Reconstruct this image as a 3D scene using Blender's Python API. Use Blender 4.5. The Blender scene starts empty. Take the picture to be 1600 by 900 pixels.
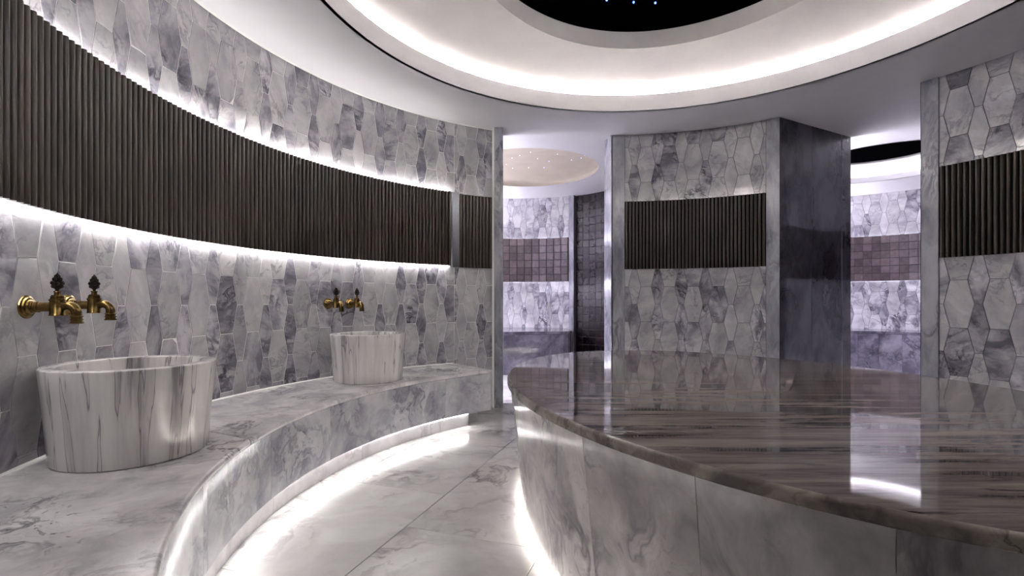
import bpy, math, random
from mathutils import Vector, Matrix

random.seed(7)
U = 0.0063            # metres per plan unit
EYE = 166.0           # camera height above the floor, plan units
sc = bpy.context.scene
COL = sc.collection

# ------------------------------------------------------------------ camera
cam_d = bpy.data.cameras.new('camera')
cam_d.sensor_width = 36.0
cam_d.lens = 36.0 * 775.0 / 1600.0
cam_d.shift_y = 21.5 / 1600.0
cam_d.clip_start = 0.02
cam = bpy.data.objects.new('camera', cam_d)
COL.objects.link(cam)
cam.location = (0, 0, EYE * U)
cam.rotation_euler = (math.radians(90), 0, 0)
sc.camera = cam

# ------------------------------------------------------------------ world, exposure
w = bpy.data.worlds.new('world'); sc.world = w
w.use_nodes = True
w.node_tree.nodes['Background'].inputs[0].default_value = (0.01, 0.01, 0.012, 1)
w.node_tree.nodes['Background'].inputs[1].default_value = 0.2
vs = sc.view_settings
vs.view_transform = 'Standard'
vs.look = 'None'
vs.exposure = 2.5
vs.gamma = 1.0
vs.use_curve_mapping = False
sc.cycles.caustics_reflective = False
sc.cycles.caustics_refractive = False

# strengths of the hidden light strips
L_COVE, L_SLAT_DN, L_SLAT_UP, L_BENCH, L_ISLAND = 42.0, 10.0, 15.0, 14.5, 19.0
L_ALC, L_ALC2 = 46.0, 4.0
WHITE = (1.0, 0.975, 0.955)
COOL = (0.89, 0.87, 1.0)

# ------------------------------------------------------------------ materials
def srgb(r, g, b):
    f = lambda c: (c / 255) / 12.92 if c / 255 <= 0.04045 else ((c / 255 + 0.055) / 1.055) ** 2.4
    return (f(r), f(g), f(b), 1.0)

class NT:
    def __init__(self, name):
        self.m = bpy.data.materials.new(name); self.m.use_nodes = True
        self.t = self.m.node_tree; self.b = self.t.nodes['Principled BSDF']
    def n(self, typ, **kw):
        nd = self.t.nodes.new(typ)
        for k, v in kw.items():
            if k.startswith('i_'):
                key = k[2:]
                nd.inputs[int(key) if key.isdigit() else key.replace('_', ' ')].default_value = v
            else:
                setattr(nd, k, v)
        return nd
    def l(self, a, b): self.t.links.new(a, b)
    def math(self, op, a, b=None, clamp=False):
        nd = self.n('ShaderNodeMath', operation=op); nd.use_clamp = clamp
        for i, v in enumerate((a, b)):
            if v is None: continue
            if isinstance(v, (int, float)): nd.inputs[i].default_value = v
            else: self.l(v, nd.inputs[i])
        return nd.outputs[0]
    def ramp(self, fac, stops):
        nd = self.n('ShaderNodeValToRGB'); cr = nd.color_ramp
        while len(cr.elements) < len(stops): cr.elements.new(0.5)
        for e, (p, c) in zip(cr.elements, stops):
            e.position = p; e.color = c if len(c) == 4 else (*c, 1)
        self.l(fac, nd.inputs[0]); return nd.outputs[0]
    def mix(self, fac, a, b, blend='MIX'):
        nd = self.n('ShaderNodeMix', data_type='RGBA', blend_type=blend)
        for s, v in ((0, fac), (6, a), (7, b)):
            if isinstance(v, (int, float)): nd.inputs[s].default_value = v
            elif isinstance(v, tuple): nd.inputs[s].default_value = v
            else: self.l(v, nd.inputs[s])
        return nd.outputs[2]

def coords(N, scale, rnd=True, spin=None, rot=(0, 0, 0)):
    tc = N.n('ShaderNodeTexCoord'); v = tc.outputs['Object']
    oi = N.n('ShaderNodeObjectInfo')
    if spin is not None:
        vr = N.n('ShaderNodeVectorRotate', rotation_type='AXIS_ANGLE')
        vr.inputs['Axis'].default_value = spin
        N.l(v, vr.inputs['Vector']); N.l(N.math('MULTIPLY', oi.outputs['Random'], 6.283), vr.inputs['Angle'])
        v = vr.outputs[0]
    mp = N.n('ShaderNodeMapping'); mp.inputs['Scale'].default_value = scale
    mp.inputs['Rotation'].default_value = rot
    N.l(v, mp.inputs['Vector']); v = mp.outputs[0]
    if rnd:
        sx = N.math('MULTIPLY', oi.outputs['Random'], 91.7)
        sy = N.math('MULTIPLY', oi.outputs['Random'], 47.3)
        cb = N.n('ShaderNodeCombineXYZ'); N.l(sx, cb.inputs[0]); N.l(sy, cb.inputs[1]); N.l(sx, cb.inputs[2])
        ad = N.n('ShaderNodeVectorMath', operation='ADD'); N.l(v, ad.inputs[0]); N.l(cb.outputs[0], ad.inputs[1])
        v = ad.outputs[0]
    return v, oi.outputs['Random']

def marble(name, light, mid, dark, scale=(1, 1, 1), veins=0.7, cloud=1.0, rough=0.12, rnd=True, spin=None,
           rot=(0, 0, 0), vein_w=0.05, warp=0.9, tone=0.0, freq=2.2, specks=0.0, spec=0.5):
    """polished stone: cloudy ground, ridged veins and dark flecks"""
    N = NT(name)
    v, rv = coords(N, scale, rnd, spin, rot)
    nw = N.n('ShaderNodeTexNoise', i_Scale=freq * 0.7, i_Detail=4.0, i_Roughness=0.55); N.l(v, nw.inputs['Vector'])
    off = N.n('ShaderNodeVectorMath', operation='MULTIPLY_ADD')
    N.l(nw.outputs['Color'], off.inputs[0]); off.inputs[1].default_value = (warp,) * 3; N.l(v, off.inputs[2])
    wv = off.outputs[0]
    c1 = N.n('ShaderNodeTexNoise', i_Scale=freq, i_Detail=7.0, i_Roughness=0.6); N.l(wv, c1.inputs['Vector'])
    base = N.ramp(c1.outputs['Fac'], [(0.5 - 0.17 / cloud, mid), (0.5 + 0.14 / cloud, light)])
    if tone:
        t = N.math('MULTIPLY_ADD', rv, tone); t.node.inputs[2].default_value = 1.0 - tone
        cb = N.n('ShaderNodeCombineColor')
        for i in range(3): N.l(t, cb.inputs[i])
        base = N.mix(1.0, base, cb.outputs[0], 'MULTIPLY')
    v1 = N.n('ShaderNodeTexNoise', i_Scale=freq * 1.35, i_Detail=5.0, i_Roughness=0.55, i_Distortion=0.5); N.l(wv, v1.inputs['Vector'])
    r1 = N.math('ABSOLUTE', N.math('SUBTRACT', v1.outputs['Fac'], 0.5))
    k1 = N.ramp(r1, [(0.0, (1, 1, 1)), (vein_w, (0, 0, 0))])
    m1 = N.n('ShaderNodeTexNoise', i_Scale=freq * 0.8, i_Detail=2.0); N.l(v, m1.inputs['Vector'])
    mask = N.ramp(m1.outputs['Fac'], [(0.45, (0, 0, 0)), (0.66, (1, 1, 1))])
    fac = N.math('MULTIPLY', N.math('MULTIPLY', k1, mask), veins, True)
    col = N.mix(fac, base, dark)
    v2 = N.n('ShaderNodeTexNoise', i_Scale=freq * 4.2, i_Detail=4.0, i_Roughness=0.6, i_Distortion=0.8); N.l(wv, v2.inputs['Vector'])
    r2 = N.math('ABSOLUTE', N.math('SUBTRACT', v2.outputs['Fac'], 0.5))
    k2 = N.ramp(r2, [(0.0, (1, 1, 1)), (vein_w * 0.6, (0, 0, 0))])
    col = N.mix(N.math('MULTIPLY', N.math('MULTIPLY', k2, mask), veins * 0.5, True), col, mid)
    if specks:
        sp = N.n('ShaderNodeTexNoise', i_Scale=freq * 9, i_Detail=3.0, i_Roughness=0.6); N.l(wv, sp.inputs['Vector'])
        ks = N.ramp(sp.outputs['Fac'], [(0.60, (0, 0, 0)), (0.68, (1, 1, 1))])
        col = N.mix(N.math('MULTIPLY', N.math('MULTIPLY', ks, mask), specks, True), col, dark)
    N.l(col, N.b.inputs['Base Color'])
    N.b.inputs['Roughness'].default_value = rough
    N.b.inputs['Specular IOR Level'].default_value = spec
    return N.m

def plain(name, col, rough=0.5, metal=0.0, var=0.0, bump=0.0, bscale=300.0, stretch=(1, 1, 1), spec=0.5, tone=0.0):
    N = NT(name)
    v, rv = coords(N, stretch, True)
    nz = N.n('ShaderNodeTexNoise', i_Scale=6.0, i_Detail=5.0); N.l(v, nz.inputs['Vector'])
    a = tuple(max(0, c * (1 - var)) for c in col[:3]) + (1,)
    b = tuple(min(1, c * (1 + var)) for c in col[:3]) + (1,)
    c = N.ramp(nz.outputs['Fac'], [(0.3, a), (0.7, b)])
    if tone:
        t = N.math('MULTIPLY_ADD', rv, tone); t.node.inputs[2].default_value = 1.0 - tone
        cb = N.n('ShaderNodeCombineColor')
        for i in range(3): N.l(t, cb.inputs[i])
        c = N.mix(1.0, c, cb.outputs[0], 'MULTIPLY')
    N.l(c, N.b.inputs['Base Color'])
    N.b.inputs['Roughness'].default_value = rough
    N.b.inputs['Metallic'].default_value = metal
    N.b.inputs['Specular IOR Level'].default_value = spec
    if bump:
        n2 = N.n('ShaderNodeTexNoise', i_Scale=bscale, i_Detail=2.0)
        tc = N.n('ShaderNodeTexCoord'); N.l(tc.outputs['Object'], n2.inputs['Vector'])
        bp = N.n('ShaderNodeBump', i_Strength=bump, i_Distance=0.002)
        N.l(n2.outputs['Fac'], bp.inputs['Height']); N.l(bp.outputs[0], N.b.inputs['Normal'])
    return N.m

def emitter(name, col, strength):
    N = NT(name)
    N.b.inputs['Base Color'].default_value = (0.8, 0.8, 0.8, 1)
    N.b.inputs['Emission Color'].default_value = (*col, 1)
    N.b.inputs['Emission Strength'].default_value = strength
    return N.m

M = {}
TILE_S = (4.2, 4.2, 2.6)
M['tile_wide'] = marble('pale_tile_marble', srgb(210, 208, 210), srgb(162, 159, 166), srgb(84, 81, 92), TILE_S, veins=0.55,
                        cloud=0.9, rough=0.10, spin=(0, 1, 0), tone=0.22, freq=1.5, vein_w=0.04, specks=0.25)
M['tile_narrow'] = marble('veined_tile_marble', srgb(204, 201, 207), srgb(130, 127, 139), srgb(60, 58, 69), TILE_S, veins=1.0,
                          cloud=1.35, rough=0.10, spin=(0, 1, 0), tone=0.34, freq=1.7, vein_w=0.08, specks=0.6)
M['grout'] = plain('grout', srgb(240, 238, 236), 0.7)
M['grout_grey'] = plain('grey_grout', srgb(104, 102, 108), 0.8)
M['wall_marble'] = marble('plain_wall_marble', srgb(186, 184, 190), srgb(138, 136, 144), srgb(80, 78, 88), (1, 1, 1), rough=0.15)
M['trim_marble'] = marble('trim_marble', srgb(178, 178, 186), srgb(122, 123, 134), srgb(66, 67, 80), (3.2, 3.2, 1.1), veins=0.75, cloud=1.2, rough=0.18, freq=1.6, rot=(0.2, 0.25, 0))
M['bench_top'] = marble('bench_top_marble', srgb(228, 225, 225), srgb(182, 179, 182), srgb(90, 86, 90), (1.3, 1.3, 1.3), veins=0.85, cloud=1.25,
                        rough=0.14, rnd=True, freq=2.4, specks=0.9, rot=(0, 0, 0.6))
M['bench_front'] = marble('bench_front_marble', srgb(208, 207, 212), srgb(148, 148, 158), srgb(84, 83, 95), (1.4, 1.4, 1.4), veins=0.65, cloud=1.15,
                          rough=0.10, freq=2.2, tone=0.2, specks=0.5)
M['plinth'] = marble('plinth_marble', srgb(214, 212, 212), srgb(180, 178, 180), srgb(120, 118, 120), (1.4, 1.4, 1.4), veins=0.4, rough=0.2)
M['floor'] = marble('floor_marble', srgb(228, 227, 224), srgb(190, 187, 186), srgb(104, 92, 92), (1.0, 1.0, 1.0), veins=0.8, cloud=0.9,
                    rough=0.16, freq=1.9, specks=0.5, rot=(0, 0, -0.5), vein_w=0.05, tone=0.06)
M['floor_joint'] = plain('floor_joint', srgb(120, 114, 112), 0.8)
M['island_base'] = marble('island_base_marble', srgb(226, 220, 218), srgb(158, 152, 154), srgb(86, 80, 90), (1.5, 1.5, 1.2), veins=0.75, cloud=1.3,
                          rough=0.10, freq=1.7, warp=1.1, tone=0.08, specks=0.4)
M['island_top'] = marble('island_top_marble', srgb(152, 142, 138), srgb(96, 87, 87), srgb(44, 39, 41), (1.1, 12.0, 3.0), veins=0.85, cloud=1.25,
                         rough=0.035, rnd=False, freq=1.4, warp=1.1, vein_w=0.05, rot=(0, 0, 0.05), spec=0.62)
M['island_edge'] = marble('island_edge_marble', srgb(170, 160, 150), srgb(112, 103, 99), srgb(60, 54, 54), (3, 3, 3), veins=0.7, cloud=1.4, rough=0.06, freq=2.2)
M['dark_marble'] = marble('dark_jamb_marble', srgb(86, 85, 93), srgb(50, 49, 56), srgb(24, 23, 28), (1.6, 1.6, 1.0), veins=0.7, cloud=1.3,
                          rough=0.04, freq=1.9, warp=1.2, rot=(0.3, 0.6, 0), spec=0.6)
M['dark_bench'] = marble('dark_bench_marble', srgb(128, 124, 138), srgb(76, 73, 86), srgb(40, 37, 48), (1.4, 1.4, 1.4), veins=0.75, cloud=1.4, rough=0.1, freq=2.2, tone=0.15)
M['slat'] = plain('dark_stained_slat', srgb(88, 80, 73), 0.30, var=0.25, stretch=(6, 6, 0.8), tone=0.3, spec=0.5)
M['slat_back'] = plain('slat_backing', srgb(12, 11, 10), 0.8, spec=0.1)
M['steel'] = plain('brushed_steel', srgb(128, 130, 134), 0.32, metal=1.0, var=0.08, stretch=(40, 40, 1))
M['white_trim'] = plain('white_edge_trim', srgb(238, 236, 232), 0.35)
M['plaster'] = plain('white_plaster', srgb(210, 208, 210), 0.85, var=0.015, bump=0.25, bscale=260)
M['dome'] = plain('dome_plaster', srgb(192, 189, 187), 0.9, var=0.03, bump=0.6, bscale=190)
M['oculus'] = plain('black_oculus', srgb(3, 3, 4), 0.9, spec=0.0)
M['beige_dome'] = plain('beige_dome_plaster', srgb(176, 166, 150), 0.85, var=0.05)
M['mosaic'] = plain('brown_mosaic_glaze', srgb(106, 93, 96), 0.25, var=0.2, stretch=(3, 3, 3), tone=0.5)
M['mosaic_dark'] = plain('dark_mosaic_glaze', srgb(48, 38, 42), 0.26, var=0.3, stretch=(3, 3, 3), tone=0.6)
M['mosaic_joint'] = plain('mosaic_joint', srgb(30, 25, 29), 0.8)
M['brass'] = plain('antique_brass', srgb(122, 100, 60), 0.27, metal=1.0, var=0.5, stretch=(9, 9, 9))
M['bronze'] = plain('blackened_bronze', srgb(42, 36, 32), 0.35, metal=0.9, var=0.4, stretch=(9, 9, 9))
M['led_cove'] = emitter('cove_light', WHITE, L_COVE)
M['led_slat_dn'] = emitter('slat_downlight', WHITE, L_SLAT_DN)
M['led_slat_up'] = emitter('slat_uplight', WHITE, L_SLAT_UP)
M['led_bench'] = emitter('bench_light', (1.0, 0.98, 0.96), L_BENCH)
M['led_island'] = emitter('island_light', (1.0, 0.97, 0.92), L_ISLAND)
M['led_alc'] = emitter('alcove_light', COOL, L_ALC)
M['led_alc_low'] = emitter('alcove_band_light', COOL, L_ALC * 0.07)
M['led_alc2'] = emitter('alcove_cove_light', COOL, L_ALC2)
M['star'] = emitter('blue_star', (0.03, 0.07, 1.0), 2.2)
M['star_pale'] = emitter('pale_blue_star', (0.3, 0.45, 1.0), 1.2)

def basin_mat():
    N = NT('striped_basin_marble')
    tc = N.n('ShaderNodeTexCoord'); oi = N.n('ShaderNodeObjectInfo')
    mp = N.n('ShaderNodeMapping'); mp.inputs['Scale'].default_value = (13.0, 13.0, 0.015)
    N.l(tc.outputs['Object'], mp.inputs['Vector'])
    cb = N.n('ShaderNodeCombineXYZ'); N.l(N.math('MULTIPLY', oi.outputs['Random'], 31.0), cb.inputs[0]); N.l(N.math('MULTIPLY', oi.outputs['Random'], 17.0), cb.inputs[1])
    ad = N.n('ShaderNodeVectorMath', operation='ADD'); N.l(mp.outputs[0], ad.inputs[0]); N.l(cb.outputs[0], ad.inputs[1])
    a = N.n('ShaderNodeTexNoise', i_Scale=0.75, i_Detail=5.0, i_Roughness=0.6); N.l(ad.outputs[0], a.inputs['Vector'])
    base = N.ramp(a.outputs['Fac'], [(0.34, srgb(142, 137, 140)), (0.44, srgb(204, 200, 199)), (0.60, srgb(226, 223, 221))])
    b = N.n('ShaderNodeTexNoise', i_Scale=1.5, i_Detail=3.0); N.l(ad.outputs[0], b.inputs['Vector'])
    k = N.ramp(N.math('ABSOLUTE', N.math('SUBTRACT', b.outputs['Fac'], 0.43)), [(0.0, (1, 1, 1)), (0.018, (0, 0, 0))])
    col = N.mix(N.math('MULTIPLY', k, 0.75), base, srgb(84, 80, 90))
    N.l(col, N.b.inputs['Base Color']); N.b.inputs['Roughness'].default_value = 0.16
    return N.m
M['basin'] = basin_mat()

# ------------------------------------------------------------------ mesh helpers (all input in plan units, z relative to the eye)
def P3(x, y, h): return Vector((x * U, y * U, (EYE + h) * U))

def mesh(name, verts, faces, mat, smooth=False, scale=U):
    me = bpy.data.meshes.new(name)
    me.from_pydata([(v[0] * scale, v[1] * scale, v[2] * scale) for v in verts], [], faces)
    me.materials.append(mat)
    if smooth:
        me.polygons.foreach_set('use_smooth', [True] * len(me.polygons))
        if smooth != 'all':
            me.set_sharp_from_angle(angle=math.radians(35))
    me.update()
    return me

def link(name, me, parent=None, loc=None, rz=0.0):
    o = bpy.data.objects.new(name, me); COL.objects.link(o)
    if parent is not None: o.parent = parent
    if loc is not None: o.location = loc
    if rz: o.rotation_euler = (0, 0, rz)
    return o

class MB:
    """collects geometry given in world plan units (z = height above the eye)"""
    def __init__(self): self.v = []; self.f = []
    def add(self, vs_, fs):
        n = len(self.v); self.v += [tuple(p) for p in vs_]; self.f += [tuple(i + n for i in q) for q in fs]
    def prism(self, poly, h0, h1):
        n = len(poly)
        a = sum(poly[i][0] * poly[(i + 1) % n][1] - poly[(i + 1) % n][0] * poly[i][1] for i in range(n))
        if a < 0: poly = poly[::-1]
        self.add([(x, y, h0) for x, y in poly] + [(x, y, h1) for x, y in poly],
                 [tuple(range(n - 1, -1, -1)), tuple(range(n, 2 * n))] + [(i, (i + 1) % n, n + (i + 1) % n, n + i) for i in range(n)])
    def sweep(self, plan, prof, closed=False, cap=True):
        """plan(i) -> list of (point, outward normal); prof: closed list of (offset along normal, height)"""
        n = len(plan); m = len(prof)
        vs_ = [(p[0] + nn[0] * o, p[1] + nn[1] * o, h) for p, nn in plan for o, h in prof]
        fs = []
        for i in range(n if closed else n - 1):
            j = (i + 1) % n
            for k in range(m):
                l = (k + 1) % m
                fs.append((i * m + k, i * m + l, j * m + l, j * m + k))
        if cap and not closed:
            fs.append(tuple(range(m))[::-1]); fs.append(tuple((n - 1) * m + k for k in range(m)))
        self.add(vs_, fs)
    def strip(self, plan, prof, closed=False):
        """open profile"""
        n = len(plan); m = len(prof)
        vs_ = [(p[0] + nn[0] * o, p[1] + nn[1] * o, h) for p, nn in plan for o, h in prof]
        fs = []
        for i in range(n if closed else n - 1):
            j = (i + 1) % n
            for k in range(m - 1):
                fs.append((i * m + k, i * m + k + 1, j * m + k + 1, j * m + k))
        self.add(vs_, fs)
    def build(self, name, mat, parent=None, smooth=False, origin=None, recalc=True):
        if origin is None:
            origin = parent.get('_o', None) if parent is not None else None
            ox, oy, oh = origin if origin is not None else (0, 0, -EYE)
            loc = None if parent is not None else P3(ox, oy, oh)
        else:
            ox, oy, oh = origin
            po = parent.get('_o', None) if parent is not None else None
            base = P3(*po) if po is not None else Vector((0, 0, 0))
            loc = P3(ox, oy, oh) - base
        me = mesh(name, [(x - ox, y - oy, h - oh) for x, y, h in self.v], self.f, mat, smooth)
        if recalc:
            import bmesh
            bm = bmesh.new(); bm.from_mesh(me); bmesh.ops.recalc_face_normals(bm, faces=bm.faces); bm.to_mesh(me); bm.free()
            if smooth and smooth != 'all': me.set_sharp_from_angle(angle=math.radians(35))
        o = link(name, me, parent, loc)
        o['_o'] = [ox, oy, oh]
        return o

def arc(c, r, a0, a1, n):
    """points on a circle with outward normals, degrees"""
    out = []
    for i in range(n + 1):
        a = math.radians(a0 + (a1 - a0) * i / n)
        d = (math.cos(a), math.sin(a)); out.append(((c[0] + r * d[0], c[1] + r * d[1]), d))
    return out
def ring(c, r, n):
    return arc(c, r, 0, 360 - 360 / n, n - 1)
def box_prof(o0, o1, h0, h1): return [(o0, h0), (o1, h0), (o1, h1), (o0, h1)]

def ang_at(px, c, r):
    """angle (deg) on a circle where the view ray through image column px meets it, far side"""
    d = Vector(((px - 800) / 775.0, 1.0)); cc = Vector(c)
    A = d.dot(d); B = -2 * d.dot(cc); Cc = cc.dot(cc) - r * r
    t = (-B + math.sqrt(B * B - 4 * A * Cc)) / (2 * A); p = d * t - cc
    return math.degrees(math.atan2(p.y, p.x)) % 360

def thing(name, label, cat, o, group=None):
    e = bpy.data.objects.new(name, None); COL.objects.link(e); e.empty_display_size = 0.1
    e.location = P3(*o); e['_o'] = list(o); tag(e, label, cat, group); return e
def tag(o, label, cat, group=None):
    o['label'] = label; o['category'] = cat
    if group: o['group'] = group
def struct(o): o['kind'] = 'structure'; return o

FLOOR, CEIL = -166.0, 273.5
BAND0, BAND1 = 54.6, 166.0
C = (150.0, 385.0)          # centre of the round hall
RL, RR = 442.0, 430.0       # tile faces, left wall and the other walls
C1, R1 = (14.0, 1053.0), 262.0
C2, R2 = (760.0, 1010.0), 296.0

# ================================================================== SHELL
# ---- floor
m = MB(); m.prism([(-520, -420), (1300, -420), (1300, 1560), (-520, 1560)], FLOOR - 12, FLOOR - 0.5)
floor = struct(m.build('floor', M['floor_joint']))
e1 = Vector((0.33, 0.944)); e2 = Vector((0.944, -0.33))
SW, SL = 104.0, 152.0
def inside(p):
    x, y = p
    if math.hypot(x - C[0], y - C[1]) < 520: return True
    if math.hypot(x - C1[0], y - C1[1]) < 330: return True
    if math.hypot(x - C2[0], y - C2[1]) < 360: return True
    return False
def slab_mesh():
    a, b, g = SW / 2 - 0.28, SL / 2 - 0.28, 0.25
    vs_ = [(-a, -b, 0), (a, -b, 0), (a, b, 0), (-a, b, 0), (-a, -b, 0.5 - g * .6), (a, -b, 0.5 - g * .6), (a, b, 0.5 - g * .6), (-a, b, 0.5 - g * .6),
           (-a + g, -b + g, 0.5), (a - g, -b + g, 0.5), (a - g, b - g, 0.5), (-a + g, b - g, 0.5)]
    fs = [(8, 9, 10, 11)] + [(i, (i + 1) % 4, 4 + (i + 1) % 4, 4 + i) for i in range(4)] + [(4 + i, 4 + (i + 1) % 4, 8 + (i + 1) % 4, 8 + i) for i in range(4)]
    return mesh('floor_slab', vs_, fs, M['floor'])
sm = slab_mesh()
srz = math.atan2(e2.y, e2.x)
for i in range(-12, 16):
    for j in range(-8, 14):
        p = Vector((-57, 427)) + e2 * (SW * (i + 0.5)) + e1 * (SL * (j + (0.5 if i % 2 else 0.08)))
        if inside(p):
            link('floor_slab', sm, floor, P3(p.x, p.y, FLOOR - 0.5), srz)

# ---- ceiling plane with the openings of the three recesses
COVE_C, COVE_R = (144.0, 393.0), 319.0
A1_C, A1_R = (30.0, 1030.0), 148.0
A2_C, A2_R = (735.0, 995.0), 160.0
import bmesh
bm = bmesh.new()
def loop(pts):
    vs_ = [bm.verts.new((x * U, y * U, (EYE + CEIL) * U)) for x, y in pts]
    return [bm.edges.new((vs_[i], vs_[(i + 1) % len(vs_)])) for i in range(len(vs_))]
edges = loop([(-520, -420), (1300, -420), (1300, 1560), (-520, 1560)])
edges += loop([p for p, _ in ring(COVE_C, COVE_R, 128)])
edges += loop([p for p, _ in ring(A1_C, A1_R, 72)])
edges += loop([p for p, _ in ring(A2_C, A2_R, 72)])
bmesh.ops.triangle_fill(bm, use_beauty=True, edges=edges, normal=(0, 0, -1))
me = bpy.data.meshes.new('ceiling'); bm.to_mesh(me); bm.free(); me.materials.append(M['plaster'])
ceiling = struct(link('ceiling', me)); ceiling['_o'] = [0, 0, -EYE]

def cove(c, r, lip_top, back, led, nseg, dome_r, dome_c, dome_ry, h_in, h_col, star_pts=None, wide=1.0):
    """lit trough behind a vertical lip, plaster dome rising to a black oculus"""
    R_ = ring(c, r, nseg)
    m = MB(); m.sweep(R_, [(0, CEIL), (0, lip_top - 0.6), (0.6, lip_top), (3.4, lip_top), (4, lip_top - 0.6), (4, CEIL)], True)
    m.build('cove_lip', M['plaster'], ceiling, 'auto')
    m = MB(); m.strip(R_, [(4, CEIL + 5.5), (back, CEIL + 5.5), (back + 1.5, CEIL + 12), (back + 0.8, CEIL + 20)], True)
    m.build('cove_trough', M['plaster'], ceiling, 'auto')
    m = MB(); m.strip(R_, [(5.5, CEIL + 7.5), (5.5 + 12 * wide, CEIL + 7.5)], True)
    m.build('light_strip', led, ceiling)
    K = 12; vs_ = []; n = nseg
    for i in range(n):
        a = 2 * math.pi * i / n
        po = (c[0] + (r + back + 0.8) * math.cos(a), c[1] + (r + back + 0.8) * math.sin(a))
        pi_ = (dome_c[0] + dome_r * math.cos(a), dome_c[1] + dome_ry * math.sin(a))
        for k in range(K + 1):
            t = k / K
            h = CEIL + 20 + (h_in - CEIL - 20) * math.sin(t * math.pi / 2)
            vs_.append((po[0] + (pi_[0] - po[0]) * t, po[1] + (pi_[1] - po[1]) * t, h))
    fs = [(i * (K + 1) + k, i * (K + 1) + k + 1, ((i + 1) % n) * (K + 1) + k + 1, ((i + 1) % n) * (K + 1) + k) for i in range(n) for k in range(K)]
    m = MB(); m.add(vs_, fs); m.build('dome', M['dome'], ceiling, 'all', recalc=True)
    E_ = []
    for i in range(n):
        a = 2 * math.pi * i / n
        nx, ny = math.cos(a) / dome_r, math.sin(a) / dome_ry; l_ = math.hypot(nx, ny)
        E_.append(((dome_c[0] + dome_r * math.cos(a), dome_c[1] + dome_ry * math.sin(a)), (nx / l_, ny / l_)))
    m = MB(); m.strip(E_, [(0, h_in), (0.8, h_in + 4), (1.0, h_col)], True)
    m.build('oculus_collar', M['dome'], ceiling, 'all')
    m = MB(); m.add([(p[0] + nn[0] * 1, p[1] + nn[1] * 1, h_col) for p, nn in E_], [tuple(range(n))])
    m.build('oculus_ceiling', M['oculus'], ceiling)

cove(COVE_C, COVE_R, 296.5, 32.0, M['led_cove'], 128, 200.0, (148.0, 400.0), 235.0, 324.0, 346.0)
cove(A2_C, A2_R, 286.0, 22.0, M['led_alc2'], 72, 124.0, A2_C, 124.0, 308.0, 312.0)
# shallow starlit dome of the far alcove
m = MB(); m.strip(ring(A1_C, A1_R, 72), [(0, CEIL), (0.8, CEIL + 7), (-0.5, CEIL + 8)] + [(-0.5 - 147.2 * k / 8, CEIL + 8 + 20 * math.sin(k / 8 * math.pi / 2)) for k in range(1, 9)], True)
m.build('dome', M['beige_dome'], ceiling, 'all')

def uv_ball(r, n=8, k=5):
    vs_ = [(0, 0, r)]; fs = []
    for j in range(1, k):
        b = math.pi * j / k
        for i in range(n):
            a = 2 * math.pi * i / n; vs_.append((r * math.sin(b) * math.cos(a), r * math.sin(b) * math.sin(a), r * math.cos(b)))
    vs_.append((0, 0, -r)); L = len(vs_) - 1
    for i in range(n): fs.append((0, 1 + i, 1 + (i + 1) % n)); fs.append((L, 1 + (k - 2) * n + (i + 1) % n, 1 + (k - 2) * n + i))
    for j in range(k - 2):
        for i in range(n):
            a = 1 + j * n + i; b = 1 + j * n + (i + 1) % n; fs.append((a, a + n, b + n, b))
    return vs_, fs
sv, sf = uv_ball(1.25)
star_me = mesh('star_light', sv, sf, M['star'], 'all')
for px, py in ((948, 0.0), (990, 3.5), (1024, 4.5), (974, -9), (1052, -22), (905, -30), (1000, -40), (1100, -45)):
    z = 775 * 344.5 / (471.5 - py)
    link('star_light', star_me, ceiling, P3((px - 800) / 775 * z, z, 344.5))
sv, sf = uv_ball(0.8)
star2_me = mesh('star_light', sv, sf, M['star_pale'], 'all')
for k, (px, py) in enumerate(((800, 247), (791, 257), (829, 238), (812, 243), (840, 248), (871, 241), (858, 252), (914, 243), (908, 247), (893, 250), (801, 263), (826, 262), (850, 262))):
    z = 775 * 291 / (471.5 - py); x = (px - 800) / 775 * z
    for _ in range(4):
        t = min(1, math.hypot(x - A1_C[0], z - A1_C[1]) / A1_R); h = CEIL + 8 + 20 * math.sin((1 - t) * math.pi / 2) - 0.6
        z = 775 * h / (471.5 - py); x = (px - 800) / 775 * z
    if math.hypot(x - A1_C[0], z - A1_C[1]) < A1_R - 4: link('star_light', star2_me, ceiling, P3(x, z, h))

# ---- tiles -----------------------------------------------------------------
def clip(poly, axis, val, keep_less):
    out = []
    for i in range(len(poly)):
        a, b = poly[i], poly[(i + 1) % len(poly)]
        ia = a[axis] <= val if keep_less else a[axis] >= val
        ib = b[axis] <= val if keep_less else b[axis] >= val
        if ia: out.append(a)
        if ia != ib:
            t = (val - a[axis]) / (b[axis] - a[axis]); out.append((a[0] + (b[0] - a[0]) * t, a[1] + (b[1] - a[1]) * t))
    return out
def inset(poly, d):
    n = len(poly); out = []
    for i in range(n):
        p0, p1, p2 = Vector(poly[i - 1]), Vector(poly[i]), Vector(poly[(i + 1) % n])
        a = (p1 - p0); b = (p2 - p1)
        if a.length < 1e-6 or b.length < 1e-6: out.append(tuple(p1)); continue
        a.normalize(); b.normalize()
        na = Vector((-a.y, a.x)); nb = Vector((-b.y, b.x)); k = na + nb
        den = 1 + na.dot(nb)
        q = p1 + k * (d / max(den, 0.3)); out.append((q.x, q.y))
    return out
def clean(poly):
    out = []
    for p in poly:
        if not out or math.hypot(p[0] - out[-1][0], p[1] - out[-1][1]) > 0.05: out.append(p)
    if len(out) > 1 and math.hypot(out[0][0] - out[-1][0], out[0][1] - out[-1][1]) <= 0.05: out.pop()
    return out
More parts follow.
